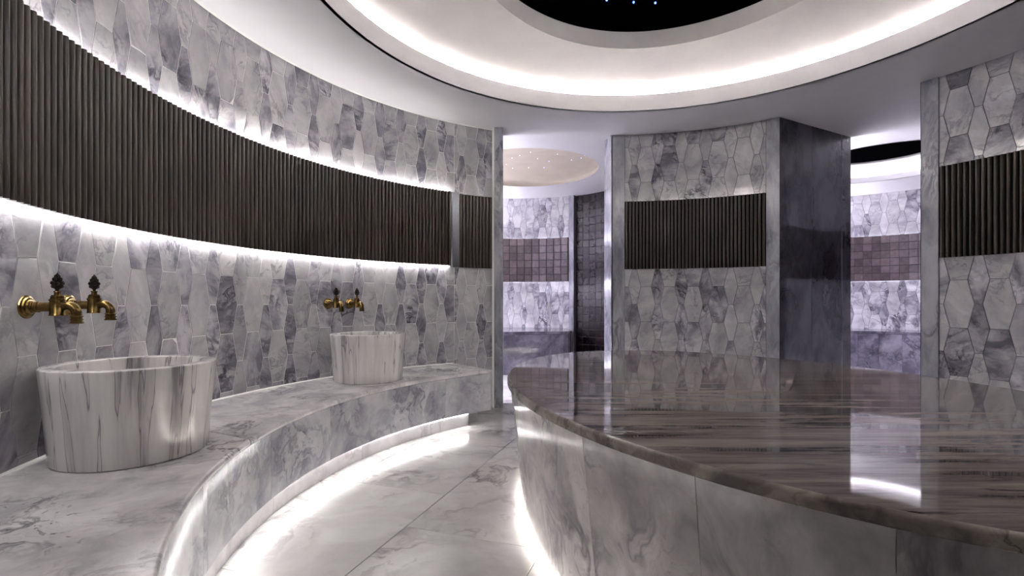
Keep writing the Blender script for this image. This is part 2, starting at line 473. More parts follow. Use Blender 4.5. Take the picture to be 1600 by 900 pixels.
def plate(name, poly, th, mat, joint=0.30, bev=0.22):
    """flat stone plate in the local xz plane, face towards +y"""
    p0 = inset(poly, joint); p1 = inset(p0, bev); n = len(poly)
    vs_ = [(x, 0, z) for x, z in p0] + [(x, th - bev * 0.7, z) for x, z in p0] + [(x, th, z) for x, z in p1]
    fs = [tuple(range(2 * n, 3 * n))[::-1]]
    for k in (0, n): fs += [(k + i, k + n + i, k + n + (i + 1) % n, k + (i + 1) % n) for i in range(n)]
    return mesh(name, vs_, fs, mat)
def hex_poly(flat, wide, T):
    return [(-flat / 2, -T / 2), (flat / 2, -T / 2), (wide / 2, 0), (flat / 2, T / 2), (-flat / 2, T / 2), (-wide / 2, 0)]

def tile_wall(wall, c, R, a_wide, P, T, h_flat, zones, th=1.3, jit=0.35):
    """zones: (angle0, angle1, h0, h1). Tiles are flat plates on the curved wall"""
    fw, fn = 0.45 * P, 0.20 * P
    shapes = (('w', hex_poly(fw, P - fn, T), M['tile_wide']), ('n', hex_poly(fn, P - fw, T), M['tile_narrow']))
    mats = (M['tile_wide'], M['tile_narrow'])
    shared = {(k, q): plate('hex_tile', poly, th, mats[q]) for k, poly, _ in shapes for q in (0, 1)}
    for a0, a1, h0, h1 in zones:
        s0, s1 = math.radians(a0 - a_wide) * R, math.radians(a1 - a_wide) * R
        for key, poly, _ in shapes:
            off = 0.0 if key == 'w' else P / 2
            for i in range(int(s0 // P) - 2, int(s1 // P) + 3):
                sc_ = i * P + off
                if sc_ + P < s0 or sc_ - P > s1: continue
                for j in range(-6, 8):
                    hc = h_flat + T * (j + (0.5 if key == 'w' else 0.0))
                    if hc + T / 2 <= h0 or hc - T / 2 >= h1: continue
                    q = [(x + sc_, z + hc) for x, z in poly]
                    full = all(s0 - 1e-6 <= x <= s1 + 1e-6 and h0 - 1e-6 <= z <= h1 + 1e-6 for x, z in q)
                    a = math.radians(a_wide) + sc_ / R
                    pick = 1 if random.random() < (0.62 if key == 'n' else 0.24) else 0; mt = mats[pick]
                    if full: me_ = shared[key, pick]; cx_ = sc_; cz = hc
                    else:
                        for ax, val, less in ((0, s0, False), (0, s1, True), (1, h0, False), (1, h1, True)):
                            if q: q = clip(q, ax, val, less)
                        q = clean(q)
                        if len(q) < 3: continue
                        w_ = max(x for x, _ in q) - min(x for x, _ in q); hh = max(z for _, z in q) - min(z for _, z in q)
                        if w_ < 2.0 or hh < 2.0: continue
                        cx_ = (max(x for x, _ in q) + min(x for x, _ in q)) / 2; cz = (max(z for _, z in q) + min(z for _, z in q)) / 2
                        ar = sum(q[k][0] * q[(k + 1) % len(q)][1] - q[(k + 1) % len(q)][0] * q[k][1] for k in range(len(q)))
                        if ar < 0: q = q[::-1]
                        me_ = plate('hex_tile', [(x - cx_, z - cz) for x, z in q], th, mt)
                        a = math.radians(a_wide) + cx_ / R
                    r_ = R + th
                    o = link('hex_tile', me_, wall, P3(c[0] + r_ * math.cos(a), c[1] + r_ * math.sin(a), cz))
                    o.rotation_euler = (math.radians(random.gauss(0, jit)), 0, a + math.pi / 2 + math.radians(random.gauss(0, jit)))

def square_tiles(wall, c, R, a0, a1, h0, rows, size, mat, th=1.0):
    me_ = plate('mosaic_tile', [(-size / 2, -size / 2), (size / 2, -size / 2), (size / 2, size / 2), (-size / 2, size / 2)], th, mat, 0.55, 0.35)
    n = int(round(math.radians(a1 - a0) * R / size)); st = (a1 - a0) / n
    for i in range(n):
        a = math.radians(a0 + st * (i + 0.5))
        for j in range(rows):
            o = link('mosaic_tile', me_, wall, P3(c[0] + (R + th) * math.cos(a), c[1] + (R + th) * math.sin(a), h0 + size * (j + 0.5)))
            o.rotation_euler = (math.radians(random.gauss(0, 0.6)), 0, a + math.pi / 2 + math.radians(random.gauss(0, 0.6)))

# ---- left wall
aL0 = ang_at(769.5, C, RL); aL1 = 232.0
aStrip = ang_at(710, C, RL)
m = MB(); m.sweep(arc(C, RL + 0.45, aL0, aL1, 120), box_prof(0, 26, FLOOR, CEIL))
wall_left = struct(m.build('wall_left', M['grout'], smooth='auto'))
aLt = 216.0
tile_wall(wall_left, C, RL, ang_at(674.4, C, RL), 33.5, 57.0, 25.5,
          [(aStrip, aLt, -93.6, BAND0 + 6), (aStrip, aLt, BAND1 - 4, CEIL), (aL0, aStrip, FLOOR, 52.4), (aL0, aStrip, BAND1 - 0.5, CEIL)])
m = MB(); m.sweep(arc(C, RL, aLt, aL1, 14), box_prof(-0.1, 0.4, FLOOR, CEIL)); m.build('cladding', M['wall_marble'], wall_left, 'auto')

# ---- centre pier (round front, two door jambs)
aC0 = ang_at(1217, C, RR); aC1 = ang_at(958, C, RR)
def on(c, r, a): return (c[0] + r * math.cos(math.radians(a)), c[1] + r * math.sin(math.radians(a)))
pL, pR = on(C, RR + 1.1, aC1), on(C, RR + 1.1, aC0)
JL, JR = (159.5, 845.0), (562.0, 826.0)
front = [p for p, _ in arc(C, RR + 1.1, aC0, aC1, 40)]
al1 = [p for p, _ in arc(C1, R1 + 1.5, 305, 385, 14)]
al2 = [p for p, _ in arc(C2, R2 + 1.5, 160, 222, 10)]
m = MB(); m.prism(front + [(pL[0] - 1, pL[1] + 4), JL] + al1 + al2 + [(JR[0], JR[1] + 1)], FLOOR, CEIL)
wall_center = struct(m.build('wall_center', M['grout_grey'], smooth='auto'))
aCt0, aCt1 = ang_at(1197, C, RR), ang_at(976, C, RR)
tile_wall(wall_center, C, RR, ang_at(1009.4, C, RR), 36.5, 57.0, 24.5, [(aCt0, aCt1, FLOOR, BAND0 - 1), (aCt0, aCt1, BAND1 - 2, CEIL)])
m = MB(); m.sweep(arc(C, RR - 1.0, aCt1 + 0.05, aC1 + 0.12, 4), box_prof(0, 2.0, FLOOR, CEIL)); m.build('trim_slab', M['trim_marble'], wall_center, 'auto')
m = MB(); m.sweep(arc(C, RR - 1.0, aC0 - 0.12, aCt0 - 0.05, 4), box_prof(0, 2.0, FLOOR, CEIL)); m.build('trim_slab', M['trim_marble'], wall_center, 'auto')
def jamb(name, p, q, th, h0, h1, mat, parent, gap=0.25):
    p, q = Vector(p), Vector(q); d = (q - p).normalized(); n = Vector((d.y, -d.x)) * th
    p = p + d * gap; q = q - d * gap
    m = MB(); m.prism([tuple(p), tuple(q), tuple(q + n), tuple(p + n)], h0, h1); return m.build(name, mat, parent, origin=(p.x, p.y, h0))
# dark polished right jamb in two tall slabs, pale left jamb
a_, b_ = Vector(on(C, RR - 0.5, aC0)), Vector(JR); mid = a_ + (b_ - a_) * 0.42
jamb('jamb_slab', a_, mid, 2.0, FLOOR, CEIL, M['dark_marble'], wall_center)
jamb('jamb_slab', mid, b_, 2.0, FLOOR, CEIL, M['dark_marble'], wall_center)
jL0 = on(C, RR - 0.5, aC1 + 0.15)
for k, (h0, h1) in enumerate(((FLOOR, -40), (-40, 90), (90, 190), (190, CEIL))):
    jamb('jamb_slab', (JL[0] - 1.2, JL[1]), (jL0[0] - 1.0, jL0[1]), 1.2, h0, h1, M['trim_marble'], wall_center)

# ---- right wall
aR1 = ang_at(1440, C, RR); aRt = ang_at(1467, C, RR)
m = MB(); m.sweep(arc(C, RR + 1.1, -95, aR1 - 0.05, 90), box_prof(0, 24, FLOOR, CEIL))
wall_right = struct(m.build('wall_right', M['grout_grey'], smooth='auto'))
tile_wall(wall_right, C, RR, ang_at(1498, C, RR), 36.5, 57.0, 26.0, [(4, aRt, FLOOR, BAND0 - 1), (4, aRt, BAND1 - 2, CEIL)])
m = MB(); m.sweep(arc(C, RR, -95, 4, 60), box_prof(0, 1.05, FLOOR, CEIL)); m.build('cladding', M['wall_marble'], wall_right, 'auto')
m = MB(); m.sweep(arc(C, RR - 2.6, aRt, aR1, 6), [(0.9, FLOOR), (0.9, CEIL), (3.4, CEIL), (3.4, FLOOR)]); m.build('trim_slab', M['trim_marble'], wall_right, 'auto')
# right jamb of the second opening
p0 = Vector(on(C, RR + 25, aR1 - 0.05)); q0 = Vector(on(C2, R2 + 6, 258)); pf = Vector(on(C, RR - 1, aR1 + 0.1))
m = MB(); m.prism([tuple(pf), tuple(q0), tuple(q0 + Vector((18, -10))), tuple(p0 + Vector((3, -6)))], FLOOR, CEIL)
m.build('jamb_slab', M['dark_marble'], wall_right)

# ---- left post of the first opening with its metal edge strip, caught light painted as white
zP = 777.0
post = MB(); post.prism([(-28, zP), (-14, zP), (-14.5, zP + 40), (-28, zP + 40)], FLOOR, CEIL)
post = struct(post.build('trim_1', M['trim_marble'], origin=(-21, zP + 20, FLOOR)))
m = MB(); m.prism([(-31.2, zP + 0.5), (-28.2, zP - 0.6), (-28.2, zP + 6), (-31.2, zP + 6)], FLOOR, CEIL)
struct(m.build('trim_2', M['white_trim'], origin=(-29.5, zP + 3, FLOOR)))

# ---- doorway behind the camera, corridor beyond it
m = MB(); m.prism([(-136, 22), (-110, 10), (-110, -260), (-136, -260)], FLOOR, CEIL); m.prism([(113, -60), (139, -68), (139, -260), (113, -260)], FLOOR, CEIL)
m.prism([(-136, -260), (139, -260), (139, -284), (-136, -284)], FLOOR, CEIL)
struct(m.build('wall_back', M['wall_marble']))

# ---- first alcove
a_pil = 56.5
m = MB(); m.sweep(arc(C1, R1 + 1.1, a_pil, 246, 60), box_prof(0, 20, FLOOR, CEIL))
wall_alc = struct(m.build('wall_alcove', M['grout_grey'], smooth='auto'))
tile_wall(wall_alc, C1, R1, 90.0, 33.5, 57.0, 25.0, [(59.5, 112, -150, BAND0 - 2), (59.5, 112, BAND1, CEIL)], jit=0.2)
m = MB(); m.sweep(arc(C1, R1, 112, 246, 40), box_prof(0, 1.05, FLOOR, CEIL)); m.build('cladding', M['wall_marble'], wall_alc, 'auto')
m = MB(); m.sweep(arc(C1, R1 - 4, 59.7, 112, 24), box_prof(0, 2.2, BAND0 - 2, BAND1)); band1 = m.build('mosaic_backing', M['mosaic_joint'], wall_alc, 'auto')
square_tiles(wall_alc, C1, R1 - 5, 59.7, 112, BAND0 - 2, 6, 18.9, M['mosaic'])
m = MB(); m.sweep(arc(C1, R1 - 1.6, a_pil, 59.3, 4), box_prof(0, 2.6, FLOOR, CEIL)); m.build('trim_slab', M['trim_marble'], wall_alc, 'auto')
# mosaic niche beside it
m = MB(); m.sweep(arc(C1, R1 + 12, 24, a_pil - 0.1, 16), box_prof(0, 8, FLOOR, CEIL))
wall_niche = struct(m.build('wall_niche', M['mosaic_joint'], smooth='auto'))
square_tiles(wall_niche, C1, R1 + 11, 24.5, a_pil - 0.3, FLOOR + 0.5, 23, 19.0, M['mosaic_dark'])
# second alcove
m = MB(); m.sweep(arc(C2, R2 + 1.1, -101, 221, 90), box_prof(0, 20, FLOOR, CEIL))
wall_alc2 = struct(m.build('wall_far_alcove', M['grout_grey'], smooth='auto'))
tile_wall(wall_alc2, C2, R2, 50.0, 36.0, 57.0, 25.0, [(26, 80, -150, BAND0 - 2), (26, 80, BAND1, CEIL)], jit=0.2)
m = MB(); m.sweep(arc(C2, R2, 80, 221, 40), box_prof(0, 1.05, FLOOR, CEIL)); m.sweep(arc(C2, R2, -101, 26, 40), box_prof(0, 1.05, FLOOR, CEIL)); m.build('cladding', M['wall_marble'], wall_alc2, 'auto')
m = MB(); m.sweep(arc(C2, R2 - 4, 26, 80, 24), box_prof(0, 2.2, BAND0 - 2, BAND1)); m.build('mosaic_backing', M['mosaic_joint'], wall_alc2, 'auto')
square_tiles(wall_alc2, C2, R2 - 5, 26, 80, BAND0 - 2, 6, 18.9, M['mosaic'])
# strips at the mosaic bands running round each alcove; unseen runs added as fill light
for wl, cc, rr, runs in ((wall_alc, C1, R1, ((60, 112), (112, 244))), (wall_alc2, C2, R2, ((26, 80), (80, 212)))):
    for k, (a0, a1) in enumerate(runs):
        n = max(12, int((a1 - a0) / 3)); dh, wd = (1.5, 1.6) if k == 0 else (0.3, 7.0)
        if k:
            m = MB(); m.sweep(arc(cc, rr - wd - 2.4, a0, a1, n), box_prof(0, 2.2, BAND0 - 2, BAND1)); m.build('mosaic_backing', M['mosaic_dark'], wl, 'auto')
        m = MB(); m.strip(arc(cc, rr - wd - 0.1, a0, a1, n), [(0.1, BAND1 - dh), (wd, BAND1 - dh)]); m.build('light_strip', M['led_alc' if k else 'led_alc_low'], wl)
        m = MB(); m.strip(arc(cc, rr - wd - 0.1, a0, a1, n), [(wd, BAND0 - 2 + dh), (0.1, BAND0 - 2 + dh)]); m.build('light_strip', M['led_alc' if k else 'led_alc_low'], wl)

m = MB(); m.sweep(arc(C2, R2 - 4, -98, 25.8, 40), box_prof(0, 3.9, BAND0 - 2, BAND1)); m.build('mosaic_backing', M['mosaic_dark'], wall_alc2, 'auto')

# ================================================================== SLATTED BANDS
def slat_mesh(wd, dp, h):
    n = 7
    pf = [(-wd / 2, -0.6)] + [(-wd / 2 * math.cos(math.pi * k / n), dp * math.sin(math.pi * k / n)) for k in range(n + 1)] + [(wd / 2, -0.6)]
    L = len(pf)
    vs_ = [(x, y, 0) for x, y in pf] + [(x, y, h) for x, y in pf]
    fs = [(i, L + i, L + i + 1, i + 1) for i in range(L - 1)] + [tuple(range(L)), tuple(range(2 * L - 1, L - 1, -1))]
    return mesh('slat', vs_, fs, M['slat'], 'auto')
PITCH = 5.45
def slats(parent, c, R, a0, a1, h0, h1, wd=4.1, dp=3.0):
    me_ = slat_mesh(wd, dp, h1 - h0)
    n = int(round(math.radians(a1 - a0) * R / PITCH)); st = (a1 - a0) / n
    o0 = parent['_o']
    for i in range(n):
        a = math.radians(a0 + st * (i + 0.5))
        o = link('slat', me_, parent, P3(c[0] + R * math.cos(a), c[1] + R * math.sin(a), h0) - P3(*o0), a + math.pi / 2)

a_s0, a_s1 = ang_at(704.5, C, 438), 216.0
t = thing('slatted_panel', 'long curved dark slatted band on the left wall, lit along its lower edge', 'wall panel', (*on(C, 438, 165), BAND0))
m = MB(); m.sweep(arc(C, 437.4, a_s0, a_s1, 80), box_prof(0, 1.2, BAND0 + 0.4, BAND1 - 0.4)); m.build('backing_board', M['slat_back'], t, 'auto')
slats(t, C, 437.0, a_s0, a_s1, BAND0, BAND1)
m = MB(); m.strip(arc(C, 438.8, a_s0 + 0.3, a_s1, 80), [(2.6, BAND0 + 1.4), (0.0, BAND0 + 1.4)]); m.build('light_strip', M['led_slat_dn'], t)
m = MB(); m.strip(arc(C, 438.8, a_s0 + 0.3, a_s1, 80), [(0.0, BAND1 - 2.0), (2.6, BAND1 - 2.0)]); m.build('light_strip', M['led_slat_up'], t)

aS1, aS2 = ang_at(704.8, C, RL), ang_at(715.6, C, RL)
m = MB(); m.sweep(arc(C, RL - 4.5, aS2, aS1, 3), box_prof(0, 5.4, 52.6, BAND1 + 0.4))
s_ = m.build('steel_strip', M['steel'], smooth='auto', origin=(*on(C, RL - 2, (aS1 + aS2) / 2), 52.6))
tag(s_, 'narrow vertical brushed steel strip between the two slatted panels on the left', 'metal strip')

t = thing('slatted_panel', 'short narrow slatted panel beside the doorway post, right of the steel strip', 'wall panel', (*on(C, RL, (aS2 + aL0) / 2), 52.6))
m = MB(); m.sweep(arc(C, RL - 0.7, aL0 + 0.05, aS2 - 0.05, 8), box_prof(0, 1.0, 52.6, BAND1 - 0.6)); m.build('backing_board', M['slat_back'], t, 'auto')
slats(t, C, RL - 1.0, aL0 + 0.1, aS2 - 0.15, 52.8, BAND1 - 0.9, 4.6, 2.2)

t = thing('slatted_panel', 'wide dark slatted panel on the central pier behind the stone platform', 'wall panel', (*on(C, RR, (aCt0 + aCt1) / 2), BAND0))
m = MB(); m.sweep(arc(C, RR - 0.4, aCt0, aCt1, 30), box_prof(0, 1.3, BAND0 - 1, BAND1 - 2)); m.build('backing_board', M['slat_back'], t, 'auto')
slats(t, C, RR - 0.8, aCt0 + 0.05, aCt1 - 0.05, BAND0 - 0.8, BAND1 - 2.2, 3.5, 3.2)

t = thing('slatted_panel', 'dark slatted panel on the right wall at the edge of the picture', 'wall panel', (*on(C, RR, 22), BAND0))
m = MB(); m.sweep(arc(C, RR - 0.4, 4.06, aRt - 0.06, 30), box_prof(0, 1.3, BAND0 - 1, BAND1 - 2)); m.build('backing_board', M['slat_back'], t, 'auto')
slats(t, C, RR - 0.8, 4.06, aRt - 0.08, BAND0 - 0.8, BAND1 - 2.2, 3.5, 3.2)

# ================================================================== LEFT BENCH
BC, BR = (208.0, 375.0), 388.0
BT = -94.0
eW, eF = Vector((-88.5, 757.0)), Vector((-26.0, 681.0))     # end cut: at the wall, at the front
def front_at(px, h, r):  # angle on the bench front circle for an image column
    return ang_at(px, BC, r)
aF_end = math.degrees(math.atan2(eF.y - BC[1], eF.x - BC[0])) % 360
aW_end = math.degrees(math.atan2(eW.y - C[1], eW.x - C[0])) % 360
aF_near, aW_near = 224.0, 215.8
bench = thing('marble_bench', 'long curved marble bench along the left wall carrying two stone basins', 'bench', (*on(BC, 415, 170), FLOOR))
def bench_seg(f0, f1, name, inner_off, h0, h1, mat, rnd):
    """one slab of the bench top between two parameters 0..1 from the far end to the near end"""
    n = max(6, int(60 * (f1 - f0))); vs_ = []
    fs = []
    prof = [(0.0 if not rnd else 0.0, 0)]
    rows = []
    for i in range(n + 1):
        f = f0 + (f1 - f0) * i / n
        aw = aW_end + (aW_near - aW_end) * f; af = aF_end + (aF_near - aF_end) * f
        pw = Vector(on(C, RL - 0.2, aw)); pf_ = Vector(on(BC, BR + inner_off, af)); d = (pw - pf_).normalized()
        row = [(pw.x, pw.y, h0), (pw.x, pw.y, h1)]
        th = h1 - h0; r = th * 0.5
        for k in range(7):
            b = math.pi / 2 - math.pi * k / 6
            q = pf_ + d * (r - r * math.cos(b)); row.append((q.x, q.y, h0 + r + r * math.sin(b)))
        rows.append(row)
    mm = len(rows[0]); vs_ = [p for r_ in rows for p in r_]
    for i in range(n):
        for k in range(mm):
            l = (k + 1) % mm; fs.append((i * mm + k, i * mm + l, (i + 1) * mm + l, (i + 1) * mm + k))
    fs.append(tuple(range(mm))); fs.append(tuple(n * mm + k for k in range(mm)))
    m = MB(); m.add(vs_, fs); return m.build(name, mat, bench, 'auto', origin=rows[n // 2][2])
g = 0.0012
cuts = [0.0, 0.235, 0.60, 1.0]
for k in range(3): bench_seg(cuts[k] + (g if k else 0), cuts[k + 1] - (g if k < 2 else 0), 'top_slab', 0.0, BT - 5.0, BT, M['bench_top'], True)
# front panels, joints at the image columns of the photograph
fa = [aF_end] + [front_at(px, 0, BR + 1.5) for px in (696.5, 516.5, 424.0, 324.5)] + [196.0, 211.0, aF_near]
for k in range(len(fa) - 1):
    m = MB(); m.sweep(arc(BC, BR + 1.6, fa[k] + 0.03, fa[k + 1] - 0.03, 10), box_prof(0, 3.0, -149.0, BT - 5.0))
    a_m = (fa[k] + fa[k + 1]) / 2
    m.build('front_panel', M['bench_front'], bench, 'auto', origin=(*on(BC, BR, a_m), -149.0))
# end panel at the far cut
d = (eW - eF).normalized(); n_ = Vector((-d.y, d.x))
q0 = Vector(on(BC, BR + 5, aF_end)); 
m = MB(); m.prism([tuple(q0 - n_ * 0), tuple(eW - d * 1), tuple(eW - d * 1 - n_ * 2.5), tuple(q0 - n_ * 2.5)], -149, BT - 5); m.build('end_panel', M['bench_front'], bench)
aP_end = front_at(732, 0, BR + 7)
pa = [aP_end, front_at(688, 0, BR + 7), 158, 178, 198, aF_near]
for k in range(len(pa) - 1):
    m = MB(); m.sweep(arc(BC, BR + 7.0, pa[k] + 0.03, pa[k + 1] - 0.03, 10), box_prof(0, 12.0, FLOOR, -146.0))
    m.build('plinth', M['plinth'], bench, 'auto', origin=(*on(BC, BR + 8, (pa[k] + pa[k + 1]) / 2), FLOOR))
m = MB(); m.sweep(arc(BC, BR + 20, aF_end + 1.5, aP_end + 2, 6), box_prof(0, 8.0, FLOOR, -149.2)); m.build('plinth', M['plinth'], bench, 'auto')
m = MB(); m.strip(arc(BC, BR + 1.8, aP_end + 0.1, aF_near, 60), [(4.9, -150.7), (4.9, -149.2)]); m.build('light_strip', M['led_bench'], bench)

m = MB(); m.sweep(arc(C, RL - 1.4, aW_end + 0.2, aW_near, 80), [(0, BT + 0.06), (1.1, BT + 0.06), (1.1, BT + 1.2)]); m.build('sealant_bead', M['white_trim'], wall_left)
m = MB(); m.sweep(arc(C, RL - 1.9, aL0 + 0.1, aW_near, 110), [(0, CEIL - 0.05), (1.5, CEIL - 0.05), (1.5, CEIL - 1.6)]); m.build('ceiling_bead', M['white_trim'], wall_left)  # white bead added to paint the bright light line along the wall top

# ================================================================== STONE PLATFORM (ellipse)
IC = Vector((171.0, 362.3)); ia, ib = 255.8, 170.65
ax = Vector((-0.196, 0.9806)); bx = Vector((0.9806, 0.196))
def ell(off, n, t0=0.0, t1=2 * math.pi, closed=True):
    out = []
    for i in range(n if closed else n + 1):
        t = t0 + (t1 - t0) * i / n
        p = IC + ax * (ia * math.cos(t)) + bx * (ib * math.sin(t))
        nn = (ax * (math.cos(t) / ia) + bx * (math.sin(t) / ib)).normalized()
        out.append(((p.x + nn.x * off, p.y + nn.y * off), (nn.x, nn.y)))
    return out
IT = -60.0
isl = thing('stone_platform', 'large oval marble platform with a glossy brown-grey top in the middle of the hall', 'platform', (IC.x, IC.y, FLOOR))
E_ = ell(0, 144)
m = MB()
n = len(E_); th = 5.2
m.add([(p[0] - nn[0] * 1.6, p[1] - nn[1] * 1.6, IT) for p, nn in E_], [tuple(range(n))])
top = m.build('top_slab', M['island_top'], isl, origin=(IC.x, IC.y, IT - th), recalc=False)
m = MB(); m.strip(E_, [(-1.6, IT)] + [(-1.6 + 1.6 * math.sin(k * math.pi / 8), IT - 1.6 + 1.6 * math.cos(k * math.pi / 8)) for k in range(1, 5)] + [(0, IT - th + 0.4), (-0.4, IT - th), (-8, IT - th)], True)
m.build('slab_edge', M['island_edge'], isl, 'auto')
# leaning base panels
def t_at(px, off):
    best = None
    for i in range(3600):
        t = 2 * math.pi * i / 3600
        p = IC + ax * (ia * math.cos(t)) + bx * (ib * math.sin(t))
        if p.y < 30: continue
        nn = (ax * (math.cos(t) / ia) + bx * (math.sin(t) / ib))
        if nn.dot(p) > 0: continue    # the side turned to the camera
        e = abs(800 + 775 * p.x / p.y - px)
        if best is None or e < best[0]: best = (e, t)
    return best[1]
ts = sorted(t_at(px, 0) for px in (904, 1080, 1400))
t_all = [ts[0] - (ts[1] - ts[0]), ts[0], ts[1], ts[2]]
k = 5; rest0, rest1 = ts[2], t_all[0] + 2 * math.pi
t_all += [rest0 + (rest1 - rest0) * i / k for i in range(1, k + 1)]
for i in range(len(t_all) - 1):
    t0, t1 = t_all[i] + 0.0006, t_all[i + 1] - 0.0006
    pl_ = ell(0, max(8, int(abs(t1 - t0) / 0.045)), t0, t1, False)
    m = MB(); m.sweep(pl_, [(-2.2, IT - th - 0.5), (-13.0, FLOOR + 2.2), (-17.0, FLOOR + 2.2), (-6.2, IT - th - 0.5)])
    c_ = pl_[len(pl_) // 2][0]; m.build('base_panel', M['island_base'], isl, 'auto', origin=(c_[0], c_[1], FLOOR))
m = MB(); m.strip(ell(0, 144), [(-16.6, FLOOR + 2.0), (-13.8, FLOOR + 2.0)], True); m.build('light_strip', M['led_island'], isl)
m = MB(); m.strip(ell(0, 144), [(-18, FLOOR), (-18, FLOOR + 2), (-17.2, FLOOR + 2.4), (-6.5, IT - th - 0.6)], True); m.build('core', M['island_base'], isl, 'auto')

# ================================================================== ALCOVE BENCHES
b1 = thing('alcove_bench', 'dark grey marble bench with rounded end under the mosaic band in the left alcove', 'bench', (0, 1180, FLOOR))
fr = [(-150, 1104), (-80, 1115), (-19, 1123), (40, 1131), (90, 1138), (120, 1143), (130, 1147), (136, 1154), (139, 1165), (141, 1200), (141, 1262)]
backp = [p for p, _ in arc(C1, R1 - 3.0, 60.4, 140, 30)]
segs = [(0, 2), (2, 4), (4, 10)]
for i0, i1 in segs:
    pts = fr[i0:i1 + 1]; bk = []
    for x, y in (pts[0], pts[-1]):
        bk.append((x, C1[1] + math.sqrt(max(0, (R1 - 3) ** 2 - (x - C1[0]) ** 2))))
    m = MB()
    poly = [(x, y) for x, y in pts] + ([(pts[-1][0], bk[1][1])] if i1 < 10 else []) + [((pts[0][0] + pts[-1][0]) / 2, C1[1] + math.sqrt((R1 - 3) ** 2 - ((pts[0][0] + pts[-1][0]) / 2 - C1[0]) ** 2))] + [(pts[0][0], bk[0][1])]
    c_ = pts[len(pts) // 2]
    m.prism(poly, FLOOR, -74.6); m.build('front_block', M['dark_bench'], b1, origin=(c_[0], c_[1], FLOOR))
m = MB(); m.prism([(x + 0.8 * (i > 5), y - 2) for i, (x, y) in enumerate(fr)] + backp, -74.2, -68.0); m.build('top_slab', M['dark_bench'], b1)

b2 = thing('alcove_bench', 'dark marble bench under the mosaic band in the right-hand alcove', 'bench', (*on(C2, 230, 50), FLOOR))
for a0, a1 in ((24, 43), (43, 57), (57, 70), (70, 95)):
    m = MB(); m.sweep(arc(C2, 178, a0 + 0.06, a1 - 0.06, 10), box_prof(0, 116, FLOOR, -75)); m.build('front_block', M['dark_bench'], b2, 'auto', origin=(*on(C2, 180, (a0 + a1) / 2), FLOOR))
m = MB(); m.sweep(arc(C2, 176, 24, 95, 30), box_prof(0, 118.5, -74.6, -69)); m.build('top_slab', M['dark_bench'], b2, 'auto')

# ================================================================== BASINS
def lathe(prof, n=64):
    vs_ = []; fs = []
    for i in range(n):
        a = 2 * math.pi * i / n
        for r, h in prof: vs_.append((r * math.cos(a), r * math.sin(a), h))
    L = len(prof)
    for i in range(n):
        j = (i + 1) % n
        for k in range(L - 1):
            if prof[k][0] < 1e-6 and prof[k + 1][0] < 1e-6: continue
            fs.append((i * L + k, j * L + k, j * L + k + 1, i * L + k + 1))
    return vs_, fs
def weld(me):
    bm = bmesh.new(); bm.from_mesh(me); bmesh.ops.remove_doubles(bm, verts=bm.verts, dist=1e-6)
    bmesh.ops.dissolve_degenerate(bm, edges=bm.edges, dist=1e-7)
    bmesh.ops.recalc_face_normals(bm, faces=bm.faces); bm.to_mesh(me); bm.free(); me.set_sharp_from_angle(angle=math.radians(40))
H = 56.0
bp = [(0, 0), (38.6, 0), (39.6, 0.4), (40, 1.2)] + [(40 + 4.4 * t ** 1.15, 1.2 + (H - 2.0) * t) for t in (0.2, 0.4, 0.6, 0.8, 1.0)] + [(44.2, H - 0.25), (43.8, H), (36.6, H), (36.0, H - 0.3), (35.7, H - 1.0),
      (34.6, H - 14), (32.5, H - 28), (28.5, H - 39), (20, H - 44), (3.2, H - 45), (0, H - 45)]
v_, f_ = lathe(bp, 72); bme = mesh('basin_bowl', v_, f_, M['basin'], 'auto'); weld(bme)
dv, df = lathe([(0, 0.9), (2.4, 0.9), (3.0, 0.5), (3.1, 0.0)], 20); dme = mesh('drain', dv, df, M['brass'], 'auto'); weld(dme)
for (x, y), lab, rz in (((-237.0, 311.0), 'large striped grey marble basin on the bench in the left foreground', 0.4),
                        ((-173.8, 600.4), 'smaller-looking striped marble basin further back on the bench, near the post', 2.2)):
    t = thing('stone_basin', lab, 'basin', (x, y, BT), 'stone basins on the bench')
    link('bowl', bme, t, None, rz); o = link('drain', dme, t, Vector((0, 0, (H - 45) * U)))

# ================================================================== TAPS
def tube(pts, radii, n=16):
    vs_ = []; fs = []
    pts = [Vector(p) for p in pts]
    up = Vector((1, 0, 0))
    for i, p in enumerate(pts):
        d = (pts[min(i + 1, len(pts) - 1)] - pts[max(i - 1, 0)]).normalized()
        s = up; u = d.cross(s).normalized()
        for k in range(n):
            a = 2 * math.pi * k / n; q = p + (s * math.cos(a) + u * math.sin(a)) * radii[i]; vs_.append(tuple(q))
    for i in range(len(pts) - 1):
        for k in range(n):
            l = (k + 1) % n; fs.append((i * n + k, i * n + l, (i + 1) * n + l, (i + 1) * n + k))
    fs.append(tuple(range(n))); fs.append(tuple((len(pts) - 1) * n + k for k in range(n)))
    return vs_, fs
def rot_y(vs_):   # lathe axis z -> +y (out of the wall)
    return [(x, z, -y) for x, y, z in vs_]
def fin(name, vs_, fs, mat):
    me_ = mesh(name, vs_, fs, mat, 'auto'); weld(me_); return me_
TAP = {}
v_, f_ = lathe([(0, 0), (6.6, 0), (6.9, 0.5), (6.7, 1.1), (5.7, 1.5), (5.4, 2.2), (4.2, 2.5), (3.9, 3.2), (3.3, 3.6), (0, 3.6)], 36)
TAP['flange'] = fin('flange', rot_y(v_), f_, M['brass'])
v_, f_ = lathe([(0, 3.2), (3.3, 3.2), (3.4, 4.2), (2.9, 4.5), (2.9, 5.4), (3.2, 5.7), (3.2, 6.6), (2.75, 6.9), (2.7, 15.0), (0, 15.0)], 28)
TAP['pipe'] = fin('pipe', rot_y(v_), f_, M['brass'])
Yb = 15.5
